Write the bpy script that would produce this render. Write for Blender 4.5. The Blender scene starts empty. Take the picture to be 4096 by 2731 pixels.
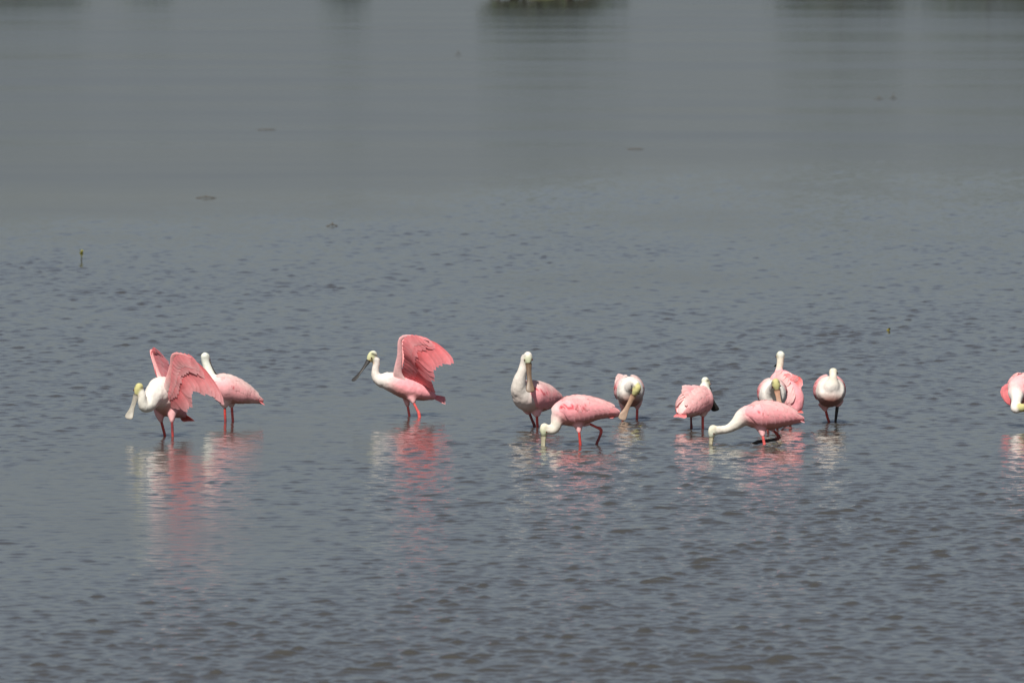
import bpy, bmesh, math, random
import numpy as np
from mathutils import Vector, noise as mnoise

# ------------------------------------------------------------------ camera, sky, sun, exposure
S0, D0, HORIZON = 680.0, 70.0, -450.0          # photo pixels per metre at 70 m, bird distance, horizon row
W, H = 4096.0, 2731.0
FPX = S0 * D0                                  # focal length in photo pixels
CAM_H = (1720 - HORIZON) / S0
PITCH = math.atan((H / 2 - HORIZON) / FPX)

scene = bpy.context.scene
col = scene.collection
cam_data = bpy.data.cameras.new('camera')
cam_data.sensor_width = 36.0
cam_data.lens = 36.0 * FPX / W
cam_data.clip_start, cam_data.clip_end = 1.0, 12000.0
cam_data.dof.use_dof = True
cam_data.dof.focus_distance = 69.5
cam_data.dof.aperture_fstop = 12.0
cam = bpy.data.objects.new('camera', cam_data)
cam.location = (0, 0, CAM_H)
cam.rotation_euler = (math.pi / 2 - PITCH, 0, 0)
col.objects.link(cam)
scene.camera = cam

SUN_EL, SUN_AZ = math.radians(52), math.radians(-18)     # azimuth from straight behind the camera, negative = to its left
sun_dir = Vector((math.sin(SUN_AZ) * math.cos(SUN_EL), -math.cos(SUN_AZ) * math.cos(SUN_EL), math.sin(SUN_EL)))
world = bpy.data.worlds.new('World')
scene.world = world
world.use_nodes = True
wn, wl = world.node_tree.nodes, world.node_tree.links
wn.clear()
sky = wn.new('ShaderNodeTexSky')
sky.sky_type = 'NISHITA'
sky.sun_disc = False
sky.sun_elevation = SUN_EL
sky.sun_rotation = math.atan2(sun_dir.x, sun_dir.y)
sky.altitude = 0
sky.air_density, sky.dust_density, sky.ozone_density = 0.7, 1.3, 1.0
bg = wn.new('ShaderNodeBackground')
bg.inputs['Strength'].default_value = 0.055
wo = wn.new('ShaderNodeOutputWorld')
hs = wn.new('ShaderNodeHueSaturation')              # humid haze: the whole sky is paler than clean air
hs.inputs['Saturation'].default_value = 0.68
wl.new(sky.outputs[0], hs.inputs['Color'])
wl.new(hs.outputs[0], bg.inputs[0])
wl.new(bg.outputs[0], wo.inputs[0])

sun_data = bpy.data.lights.new('sun', 'SUN')
sun_data.energy = 5.0
sun_data.angle = math.radians(0.6)
sun_data.color = (1.0, 0.95, 0.87)
sun = bpy.data.objects.new('sun', sun_data)
sun.location = (-20, -20, 40)
sun.rotation_euler = sun_dir.to_track_quat('Z', 'Y').to_euler()
col.objects.link(sun)

vs = scene.view_settings
vs.view_transform, vs.look, vs.exposure, vs.gamma = 'Standard', 'None', 0.0, 1.0
vs.use_curve_mapping = False
scene.cycles.use_denoising = True
scene.cycles.max_bounces = 8

# ------------------------------------------------------------------ helpers
def mat_nodes(name):
    m = bpy.data.materials.new(name)
    m.use_nodes = True
    nt = m.node_tree
    return m, nt.nodes, nt.links, nt.nodes['Principled BSDF']

def ground_point(px, py):
    """the point of the water surface that photo pixel (px, py) shows"""
    a = math.atan((py - H / 2) / FPX) + PITCH
    r = math.hypot(FPX, py - H / 2)
    d = CAM_H / math.tan(a)
    x = (px - W / 2) / r * (CAM_H / math.sin(a))
    return Vector((x, d, 0))

def tag(o, label=None, cat=None, group=None, kind=None):
    if label: o['label'] = label
    if cat: o['category'] = cat
    if group: o['group'] = group
    if kind: o['kind'] = kind
    return o

def mesh_obj(name, verts, faces, mat, parent=None, smooth=True, colors=None):
    me = bpy.data.meshes.new(name)
    me.from_pydata([tuple(v) for v in verts], [], faces)
    if smooth:
        me.polygons.foreach_set('use_smooth', [True] * len(me.polygons))
    if colors is not None:
        at = me.color_attributes.new('tint', 'FLOAT_COLOR', 'POINT')
        c = np.ones((len(verts), 4), np.float32)
        c[:, :3] = colors
        at.data.foreach_set('color', c.ravel())
    me.materials.append(mat)
    me.update()
    o = bpy.data.objects.new(name, me)
    col.objects.link(o)
    if parent is not None:
        o.parent = parent
    return o

# ------------------------------------------------------------------ water
LEG_RIPPLES = []                                # (x, y, strength), filled by hand from the photo below
for px, py, s in ((658, 1738, .6), (691, 1745, .6), (901, 1686, .5), (930, 1684, .5), (1634, 1667, .6), (1678, 1660, .6),
                  (2138, 1706, .7), (2150, 1709, .6), (2168, 1777, 1.0), (2321, 1779, .7), (2385, 1780, .8),
                  (2549, 1678, 1.2), (2765, 1712, .9), (2811, 1718, .5), (2832, 1777, 1.0), (3057, 1776, 1.0), (2990, 1781, 1.3),
                  (3316, 1692, .9), (3342, 1692, .9), (4085, 1702, 1.2)):
    p = ground_point(px, py)
    LEG_RIPPLES.append((p.x, p.y, s))

def fbm2(x, y, seed, octaves=3):
    """cheap smooth random field from sines, about -1..1"""
    rg = np.random.default_rng(seed)
    out = np.zeros_like(x)
    a, f, tot = 1.0, 1.0, 0.0
    for _ in range(octaves):
        for _k in range(4):
            th = rg.uniform(0, 2 * math.pi)
            k = f * rg.uniform(.7, 1.4)
            out += a * np.sin(k * (x * math.cos(th) + y * math.sin(th)) + rg.uniform(0, 6.28))
        tot += a * 1.6
        a *= .55
        f *= 2.1
    return out / tot

def wind(x, y):
    """how strongly the breeze roughens the surface: 1 near the birds, calm lanes farther out"""
    edge = 121 + 7 * np.sin(x * .28 + 1.0) + 16 * fbm2(x * .22, y * .07, 5)
    far = 1 / (1 + np.exp((y - edge) / 8))
    patch = 1 + .30 * fbm2(x * .45, y * .10, 9) + .22 * fbm2(x * 1.3, y * .35, 10)
    return np.clip((.12 + .88 * far) * patch, .08, 1.5)

def build_water():
    ys = [-60, -20, 5, 20, 32, 40, 43.5]
    y = 44.0
    while y < 95:
        ys.append(y); y += .027 * y / 70
    while y < 140:
        ys.append(y); y += .04 * (1 + (y - 95) / 60)
    while y < 350:
        ys.append(y); y += .08 * (1 + (y - 140) / 6)
    while y < 9000:
        ys.append(y); y *= 1.25
    ys = np.array(ys)
    half = W / 2 / FPX * 1.14
    us = np.linspace(-half, half, 390)
    side = half * np.array([1.06, 1.15, 1.3, 1.6, 2.2, 4, 8, 20, 60])
    us = np.concatenate([-side[::-1], us, side])
    ny, nx = len(ys), len(us)
    Y = np.repeat(ys[:, None], nx, 1)
    X = us[None, :] * np.maximum(Y, 44)
    dx = (us[20] - us[19]) * np.maximum(Y, 44)
    dyr = np.gradient(ys)
    DY = np.repeat(dyr[:, None], nx, 1)
    wnd = wind(X, Y)
    rg = np.random.default_rng(11)
    Z = np.zeros_like(X)
    # warp the domain a little so that crests are short and uneven
    Xw = X + .03 * fbm2(X * 8, Y * 5, 21, 2)
    Yw = Y + .04 * fbm2(X * 7, Y * 5, 22, 2)
    lo, hi, n = .065, .30, 72
    Zf = np.zeros_like(X)
    for i in range(n):
        lam = lo * (hi / lo) ** ((i + rg.uniform(0, 1)) / n)
        th = math.radians(86 + rg.normal(0, 50))
        k = 2 * math.pi / lam
        kx, ky = k * math.cos(th), k * math.sin(th)
        slope = .0128 * min(1.0, (.13 / lam) ** .5)
        amp = slope / k * 1.414
        vis = np.clip((lam / np.maximum(np.abs(DY[:, :1]) * abs(math.sin(th)) + 1e-6, 1e-6) - 2.2) / 2.0, 0, 1)
        ph = kx * Xw + ky * Yw + rg.uniform(0, 6.28)
        Z += amp * vis * np.sin(ph)
        if lam < .16:                            # a second, finer set crossing the first
            th2 = math.radians(80 + rg.normal(0, 65)); k2 = k * 1.15
            Zf += .0085 / k2 * 1.414 * vis * np.sin(k2 * (math.cos(th2) * Xw + math.sin(th2) * Yw) + rg.uniform(0, 6.28))
    # short sharp crests with flatter water between them
    near = Y < 100
    sd = Z[near].std()
    Z = sd * 1.05 * (np.exp(np.clip(.55 * Z / sd, -4, 1.7)) - 1.2)
    Z = (Z + Zf) * wnd
    for lx, ly, s in LEG_RIPPLES:
        i0, i1 = np.searchsorted(ys, [ly - 1.2, ly + 1.2])
        r = np.hypot(X[i0:i1] - lx, Y[i0:i1] - ly)
        Z[i0:i1] += s * .0055 * np.cos(2 * math.pi * r / .12) * np.exp(-r / .20)
    coarse = (np.abs(X) > np.maximum(Y, 44) * half * 1.005) | (Y < 44) | (Y > 145)
    Z[coarse] = 0
    verts = np.stack([X, Y, Z], -1).reshape(-1, 3).astype(np.float32)
    idx = np.arange(ny * nx).reshape(ny, nx)
    q = np.stack([idx[:-1, :-1], idx[:-1, 1:], idx[1:, 1:], idx[1:, :-1]], -1).reshape(-1, 4)
    me = bpy.data.meshes.new('water')
    me.vertices.add(len(verts)); me.vertices.foreach_set('co', verts.ravel())
    me.loops.add(q.size); me.loops.foreach_set('vertex_index', q.ravel().astype(np.int32))
    me.polygons.add(len(q)); me.polygons.foreach_set('loop_start', np.arange(0, q.size, 4, dtype=np.int32))
    me.polygons.foreach_set('loop_total', np.full(len(q), 4, np.int32))
    me.polygons.foreach_set('use_smooth', np.ones(len(q), bool))
    at = me.attributes.new('breeze', 'FLOAT', 'POINT')
    at.data.foreach_set('value', wnd.ravel().astype(np.float32))
    at = me.attributes.new('coarse', 'FLOAT', 'POINT')
    at.data.foreach_set('value', coarse.ravel().astype(np.float32))
    me.update(calc_edges=True)
    m, nd, lk, b = mat_nodes('water')
    b.inputs['Base Color'].default_value = (.060, .058, .052, 1)
    b.inputs['IOR'].default_value = 1.333
    at = nd.new('ShaderNodeAttribute'); at.attribute_name = 'breeze'
    tc = nd.new('ShaderNodeTexCoord')
    mp = nd.new('ShaderNodeMapping'); mp.inputs['Scale'].default_value = (30, 20, 1)
    ns = nd.new('ShaderNodeTexNoise'); ns.inputs['Scale'].default_value = 1.0; ns.inputs['Detail'].default_value = 3
    bp = nd.new('ShaderNodeBump'); bp.inputs['Distance'].default_value = .006
    if 'Filter Width' in bp.inputs: bp.inputs['Filter Width'].default_value = .1
    lk.new(tc.outputs['Object'], mp.inputs['Vector']); lk.new(mp.outputs[0], ns.inputs['Vector'])
    lk.new(ns.outputs[0], bp.inputs['Height'])
    # beyond the modelled ripples (far out, and outside the view) the same ripples as bump
    mp3 = nd.new('ShaderNodeMapping'); mp3.inputs['Scale'].default_value = (6, 4.5, 1)
    n3 = nd.new('ShaderNodeTexNoise'); n3.inputs['Scale'].default_value = 1.0; n3.inputs['Detail'].default_value = 2
    bp3 = nd.new('ShaderNodeBump'); bp3.inputs['Distance'].default_value = .05; bp3.inputs['Filter Width'].default_value = .1
    a3 = nd.new('ShaderNodeAttribute'); a3.attribute_name = 'coarse'
    k3 = nd.new('ShaderNodeMath'); k3.operation = 'MULTIPLY'
    lk.new(a3.outputs['Fac'], k3.inputs[0]); lk.new(at.outputs['Fac'], k3.inputs[1]); lk.new(k3.outputs[0], bp3.inputs['Strength'])
    lk.new(tc.outputs['Object'], mp3.inputs['Vector']); lk.new(mp3.outputs[0], n3.inputs['Vector']); lk.new(n3.outputs[0], bp3.inputs['Height'])
    lk.new(bp.outputs[0], bp3.inputs['Normal']); lk.new(bp3.outputs[0], b.inputs['Normal'])
    ml = nd.new('ShaderNodeMath'); ml.operation = 'MULTIPLY'; ml.inputs[1].default_value = .35
    lk.new(at.outputs['Fac'], ml.inputs[0]); lk.new(ml.outputs[0], bp.inputs['Strength'])
    # unresolved ripples: roughness
    mr = nd.new('ShaderNodeMapRange')
    mr.inputs['From Min'].default_value, mr.inputs['From Max'].default_value = .1, .9
    mr.inputs['To Min'].default_value, mr.inputs['To Max'].default_value = .13, .035
    lk.new(at.outputs['Fac'], mr.inputs[0])
    mp2 = nd.new('ShaderNodeMapping'); mp2.inputs['Scale'].default_value = (.06, .16, 1)
    n2 = nd.new('ShaderNodeTexNoise'); n2.inputs['Scale'].default_value = 1.0; n2.inputs['Detail'].default_value = 4
    lk.new(tc.outputs['Object'], mp2.inputs['Vector']); lk.new(mp2.outputs[0], n2.inputs['Vector'])
    m2 = nd.new('ShaderNodeMapRange'); m2.inputs['From Min'].default_value, m2.inputs['From Max'].default_value = .35, .65
    m2.inputs['To Min'].default_value, m2.inputs['To Max'].default_value = .75, 1.25
    lk.new(n2.outputs[0], m2.inputs[0])
    m3 = nd.new('ShaderNodeMath'); m3.operation = 'MULTIPLY'
    lk.new(mr.outputs[0], m3.inputs[0]); lk.new(m2.outputs[0], m3.inputs[1]); lk.new(m3.outputs[0], b.inputs['Roughness'])
    me.materials.append(m)
    o = bpy.data.objects.new('water', me)
    col.objects.link(o)
    tag(o, 'grey rippled lagoon water the birds stand in', 'water', kind='structure')
build_water()

# ------------------------------------------------------------------ far shore with mangroves
def build_shore():
    rg = random.Random(4)
    xs = [-400 + 8 * i for i in range(101)]
    verts, faces = [], []
    for i, x in enumerate(xs):
        e = 384 + 4 * math.sin(x * .11) + 3 * math.sin(x * .37 + 1) + (abs(x) * .12 if abs(x) > 60 else 0)
        verts += [(x, e, -.12), (x, e + 1.5, .10), (x, e + 12, .35), (x, e + 500, 1.5), (x, 6000, 3)]
    for i in range(len(xs) - 1):
        for k in range(4):
            a = i * 5 + k
            faces.append((a, a + 5, a + 6, a + 1))
    m, nd, lk, b = mat_nodes('mud_and_grass')
    ns = nd.new('ShaderNodeTexNoise'); ns.inputs['Scale'].default_value = .6; ns.inputs['Detail'].default_value = 6
    rp = nd.new('ShaderNodeValToRGB')
    rp.color_ramp.elements[0].color = (.05, .045, .025, 1); rp.color_ramp.elements[1].color = (.09, .11, .035, 1)
    tc = nd.new('ShaderNodeTexCoord')
    lk.new(tc.outputs['Object'], ns.inputs['Vector']); lk.new(ns.outputs[0], rp.inputs[0]); lk.new(rp.outputs[0], b.inputs['Base Color'])
    b.inputs['Roughness'].default_value = .95
    tag(mesh_obj('shore', verts, faces, m), 'low muddy far shore', None, kind='structure')
build_shore()
def build_islet():
    n = 28
    verts, faces = [(far_x(1240, 340), 340, .08)], []
    for k in range(n):
        a = 2 * math.pi * k / n
        w = 1 + .18 * math.sin(3 * a) + .1 * math.sin(5 * a + 1)
        verts += [(far_x(1240, 340) + 0.6 * w * math.cos(a), 340 + 1.5 * w * math.sin(a), .05), (far_x(1240, 340) + 1.0 * w * math.cos(a), 340 + 2.4 * w * math.sin(a), -.1)]
    for k in range(n):
        j = (k + 1) % n
        faces += [(0, 1 + 2 * k, 1 + 2 * j), (1 + 2 * k, 2 + 2 * k, 2 + 2 * j, 1 + 2 * j)]
    tag(mesh_obj('islet', verts, faces, bpy.data.materials['mud_and_grass']), 'low mud islet', None, kind='structure')
def far_x(px2352, y):
    return (px2352 * W / 2352 - W / 2) / FPX * y
build_islet()

leaf_mat, nd, lk, b = mat_nodes('mangrove_leaf')
oi = nd.new('ShaderNodeNewGeometry'); rp = nd.new('ShaderNodeValToRGB')
rp.color_ramp.elements[0].color = (.030, .055, .018, 1); rp.color_ramp.elements[1].color = (.075, .115, .035, 1)
lk.new(oi.outputs['Random Per Island'], rp.inputs[0]); lk.new(rp.outputs[0], b.inputs['Base Color'])
b.inputs['Roughness'].default_value = .55
bark_mat, nd, lk, b = mat_nodes('mangrove_bark')
ns = nd.new('ShaderNodeTexNoise'); ns.inputs['Scale'].default_value = 9
rp = nd.new('ShaderNodeValToRGB')
rp.color_ramp.elements[0].color = (.07, .055, .04, 1); rp.color_ramp.elements[1].color = (.20, .17, .14, 1)
lk.new(ns.outputs[0], rp.inputs[0]); lk.new(rp.outputs[0], b.inputs['Base Color']); b.inputs['Roughness'].default_value = .9

def tube(pts, rads, n=7):
    """verts and faces of a closed tapered tube along pts"""
    pts = [Vector(p) for p in pts]
    verts, faces = [], []
    side = None
    for i, p in enumerate(pts):
        t = (pts[min(i + 1, len(pts) - 1)] - pts[max(i - 1, 0)]).normalized()
        if side is None:
            side = t.cross(Vector((.31, .95, .12))).normalized()
        side = (side - t * side.dot(t)).normalized()
        up = t.cross(side)
        for k in range(n):
            a = 2 * math.pi * k / n
            verts.append(p + (side * math.cos(a) + up * math.sin(a)) * rads[i])
    for i in range(len(pts) - 1):
        for k in range(n):
            faces.append((i * n + k, i * n + (k + 1) % n, (i + 1) * n + (k + 1) % n, (i + 1) * n + k))
    faces.append(tuple(range(n - 1, -1, -1)))
    faces.append(tuple(range((len(pts) - 1) * n, len(pts) * n)))
    return verts, faces

def mangrove(x, y, height, width, seed, label):
    rg = random.Random(seed)
    root = bpy.data.objects.new('mangrove_tree', None)
    root.location = (x, y, 0)
    col.objects.link(root)
    tag(root, label, 'tree', 'mangroves along the far shore')
    V, F = [], []
    def add(pts, rads):
        v, f = tube(pts, rads)
        o = len(V); V.extend(v); F.extend(tuple(i + o for i in q) for q in f)
    add([(0, 0, -.2), (.05, 0, height * .25), (-.06, .05, height * .55), (.03, 0, height * .85)], [.14, .11, .07, .03])
    tips = []
    for k in range(9):
        a = rg.uniform(0, 6.28); z0 = height * rg.uniform(.15, .55)
        r = width * .5 * rg.uniform(.5, .95)
        e = Vector((math.cos(a) * r, math.sin(a) * r, z0 + height * rg.uniform(.1, .4)))
        add([(0, 0, z0), tuple(e * .55 + Vector((0, 0, z0 * .4))), tuple(e)], [.05, .035, .015]); tips.append(e)
    for k in range(10):                                            # prop roots
        a = rg.uniform(0, 6.28); r = rg.uniform(.4, .9)
        add([(0, 0, height * .22), (math.cos(a) * r * .6, math.sin(a) * r * .6, height * .16), (math.cos(a) * r, math.sin(a) * r, -.3)], [.03, .025, .02])
    mesh_obj('trunk', V, F, bark_mat, root)
    LV, LF = [], []
    for k in range(46):
        if k < 9: c = tips[k]
        else:
            a = rg.uniform(0, 6.28); rr = math.sqrt(rg.random()); z = rg.uniform(.08, 1)
            prof = math.sin(math.pi * min(1, .18 + .82 * z)) ** .6
            c = Vector((math.cos(a) * rr * width * .5 * prof, math.sin(a) * rr * width * .5 * prof, height * z * .95))
        cs = rg.uniform(.28, .55)
        for j in range(34):
            d = Vector((rg.gauss(0, 1), rg.gauss(0, 1), rg.gauss(0, .8))) * cs * .55
            p = c + d
            if p.z < .05: continue
            n = Vector((rg.gauss(0, 1), rg.gauss(0, 1), rg.gauss(.6, 1))).normalized()
            s = n.cross(Vector((rg.gauss(0, 1), rg.gauss(0, 1), rg.gauss(0, 1)))).normalized()
            t = n.cross(s); L, w = rg.uniform(.10, .17), rg.uniform(.045, .075)
            o = len(LV)
            LV += [p - s * L, p + t * w, p + s * L, p - t * w]
            LF.append((o, o + 1, o + 2, o + 3))
    mesh_obj('crown', LV, LF, leaf_mat, root, smooth=False)

_rg = random.Random(8)
for i, (px, y, h, w) in enumerate((
        (-60, 386, 3.6, 3.2), (35, 385, 3.0, 2.4), (125, 387, 2.6, 2.2), (345, 390, 1.6, 1.0), (795, 386, 3.0, 1.2),
        (1180, 339, 2.9, 1.5), (1240, 341, 3.8, 1.7), (1305, 340, 3.1, 1.6), (1370, 386, 3.2, 2.0),
        (1850, 387, 3.6, 2.4), (1935, 384, 4.8, 2.8), (2020, 386, 4.2, 2.2),
        (2190, 386, 3.9, 2.6), (2270, 383, 5.0, 3.0), (2350, 384, 5.4, 3.2), (2450, 387, 5.0, 3.2))):
    label = 'low lone mangrove bush on the far shore, set apart in a wide gap' if px == 345 else \
        'slender lone mangrove on the far shore with open water either side of its reflection' if px == 795 else \
        'small mangrove on the low mud islet, nearer than the far shore' if y < 345 else \
        'dark green mangrove in a clump on the far shore, its reflection darkening the calm water'
    mangrove(far_x(px, y), y, h, w, 100 + i, label)

# ------------------------------------------------------------------ bird materials
def tinted(name, rough, noise_scale, amount, translucent=0.0, bump=0.0, sheen=0.0):
    m, nd, lk, b = mat_nodes(name)
    at = nd.new('ShaderNodeAttribute'); at.attribute_name = 'tint'
    tc = nd.new('ShaderNodeTexCoord')
    ns = nd.new('ShaderNodeTexNoise'); ns.inputs['Scale'].default_value = noise_scale; ns.inputs['Detail'].default_value = 4
    lk.new(tc.outputs['Object'], ns.inputs['Vector'])
    mr = nd.new('ShaderNodeMapRange'); mr.inputs['To Min'].default_value = 1 - amount; mr.inputs['To Max'].default_value = 1 + amount * .6
    mr.inputs['From Min'].default_value, mr.inputs['From Max'].default_value = .3, .7
    lk.new(ns.outputs[0], mr.inputs[0])
    mx = nd.new('ShaderNodeMix'); mx.data_type = 'RGBA'; mx.blend_type = 'MULTIPLY'; mx.inputs[0].default_value = 1
    lk.new(at.outputs['Color'], mx.inputs[6]); lk.new(mr.outputs[0], mx.inputs[7])
    lk.new(mx.outputs[2], b.inputs['Base Color'])
    b.inputs['Roughness'].default_value = rough
    b.inputs['Specular IOR Level'].default_value = .25 if rough > .5 else .5
    if sheen:
        b.inputs['Sheen Weight'].default_value = sheen
    if bump:
        bp = nd.new('ShaderNodeBump'); bp.inputs['Strength'].default_value = bump; bp.inputs['Distance'].default_value = .004
        lk.new(ns.outputs[0], bp.inputs['Height']); lk.new(bp.outputs[0], b.inputs['Normal'])
    if translucent:
        out = nd['Material Output']
        tr = nd.new('ShaderNodeBsdfTranslucent'); mi = nd.new('ShaderNodeMixShader'); mi.inputs[0].default_value = translucent
        lk.new(mx.outputs[2], tr.inputs[0]); lk.new(b.outputs[0], mi.inputs[1]); lk.new(tr.outputs[0], mi.inputs[2]); lk.new(mi.outputs[0], out.inputs[0])
    return m
M_PLUME = tinted('body_plumage', .85, 55, .10, bump=.35, sheen=.1)
M_FEATHER = tinted('feather_vane', .75, 40, .10, translucent=.22)
M_BILL = tinted('bill_horn', .42, 60, .18)
M_LEG = tinted('leg_skin', .45, 90, .22)
M_EYE = tinted('eye', .1, 20, .0)

WHITE = np.array((.80, .75, .70)); CREAM = np.array((.76, .70, .57)); BLUSH = np.array((.88, .60, .58))
PINK = np.array((.93, .375, .41)); ROSE = np.array((.90, .20, .215)); CORAL = np.array((.85, .14, .13)); CARMINE = np.array((.55, .02, .04))
BALD = np.array((.56, .53, .24)); PALEBALD = np.array((.62, .66, .45)); SKULL = np.array((.72, .74, .66))
TAN = np.array((.46, .30, .20)); HORN = np.array((.42, .39, .33)); SLATE = np.array((.055, .052, .05)); SALMON = np.array((.66, .36, .24))
RED = np.array((.56, .06, .05)); DARKLEG = np.array((.035, .03, .03)); MAROON = np.array((.26, .045, .05)); DUSK = np.array((.50, .22, .18))  # DUSK: deeper belly pink with underside shade mixed into it

def mixc(a, b, t):
    return a * (1 - t) + b * t

def catmull(P, n):
    """resample control rows (any columns) smoothly to n rows, spaced by arc length of the first three columns"""
    P = np.array(P, float)
    Q = np.vstack([2 * P[0] - P[1], P, 2 * P[-1] - P[-2]])
    out = []
    for i in range(1, len(Q) - 2):
        for t in np.linspace(0, 1, 24, endpoint=False):
            a, b, c, d = Q[i - 1], Q[i], Q[i + 1], Q[i + 2]
            out.append(.5 * (2 * b + (c - a) * t + (2 * a - 5 * b + 4 * c - d) * t * t + (3 * b - a - 3 * c + d) * t ** 3))
    out.append(P[-1])
    out = np.array(out)
    L = np.concatenate([[0], np.cumsum(np.linalg.norm(np.diff(out[:, :3], axis=0), axis=1))])
    s = np.linspace(0, L[-1], n)
    return np.stack([np.interp(s, L, out[:, k]) for k in range(out.shape[1])], 1)

def unit(v):
    v = np.asarray(v, float)
    return v / (np.linalg.norm(v) + 1e-12)

def loft(rows, lat, n=20):
    """rows: x y z rw rh; closed elliptical tube whose width lies along lat; returns verts, faces, frames"""
    P = rows[:, :3]
    T = np.gradient(P, axis=0)
    verts, frames = [], []
    for i in range(len(P)):
        t = unit(T[i])
        l = lat - t * np.dot(lat, t)
        if np.linalg.norm(l) < .05:
            l = frames[-1][1] if frames else np.array((0, 1., 0))
            l = l - t * np.dot(l, t)
        l = unit(l); u = np.cross(t, l)
        frames.append((P[i], l, u, rows[i, 3], rows[i, 4], t))
        for k in range(n):
            a = 2 * math.pi * k / n
            verts.append(P[i] + l * math.cos(a) * rows[i, 3] + u * math.sin(a) * rows[i, 4])
    faces = []
    for i in range(len(P) - 1):
        for k in range(n):
            faces.append((i * n + k, i * n + (k + 1) % n, (i + 1) * n + (k + 1) % n, (i + 1) * n + k))
    faces.append(tuple(range(n - 1, -1, -1)))
    faces.append(tuple(range((len(P) - 1) * n, len(P) * n)))
    return verts, faces, frames

FEATHER_SEED = [0]
def blade(curve, width, normal, tilt=0.0, camber=.10, rows=7, shape=0.55):
    """a feather vane along curve (list of points): 5 vertices across, rounded tip, slightly cambered"""
    C = catmull([tuple(p) for p in curve], rows + 1)
    T = np.gradient(C, axis=0)
    V, F, tt = [], [], []
    for i in range(rows + 1):
        t = i / rows
        w = width * (min(1, (.35 + t * 2.2)) * (1 if t < shape else math.sqrt(max(0, 1 - ((t - shape) / (1 - shape)) ** 2)) * .94 + .06))
        d = unit(T[i]); nrm = unit(normal - d * np.dot(normal, d)); s = np.cross(d, nrm)
        s2 = s * math.cos(tilt) + nrm * math.sin(tilt); n2 = np.cross(s2, d)
        for k in (-1, -.5, 0, .5, 1):
            V.append(C[i] + s2 * w * k - n2 * camber * w * (k * k))
            tt.append(t)
    for i in range(rows):
        for k in range(4):
            a = i * 5 + k
            F.append((a, a + 1, a + 6, a + 5))
    return V, F, np.array(tt)

def feather_color(tt, base, tip, rg, edge=None):
    j = 1 + rg.uniform(-.12, .10)
    c = np.array([mixc(base, tip, min(1, max(0, (t - .25) / .75)) ** 1.3) for t in tt]) * j
    k = np.tile(np.array([1.08, 1.0, .90, .98, 1.06]), len(tt) // 5)[:, None]      # darker shaft line, paler vane edges
    return np.clip(c * k, 0, .9)

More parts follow.
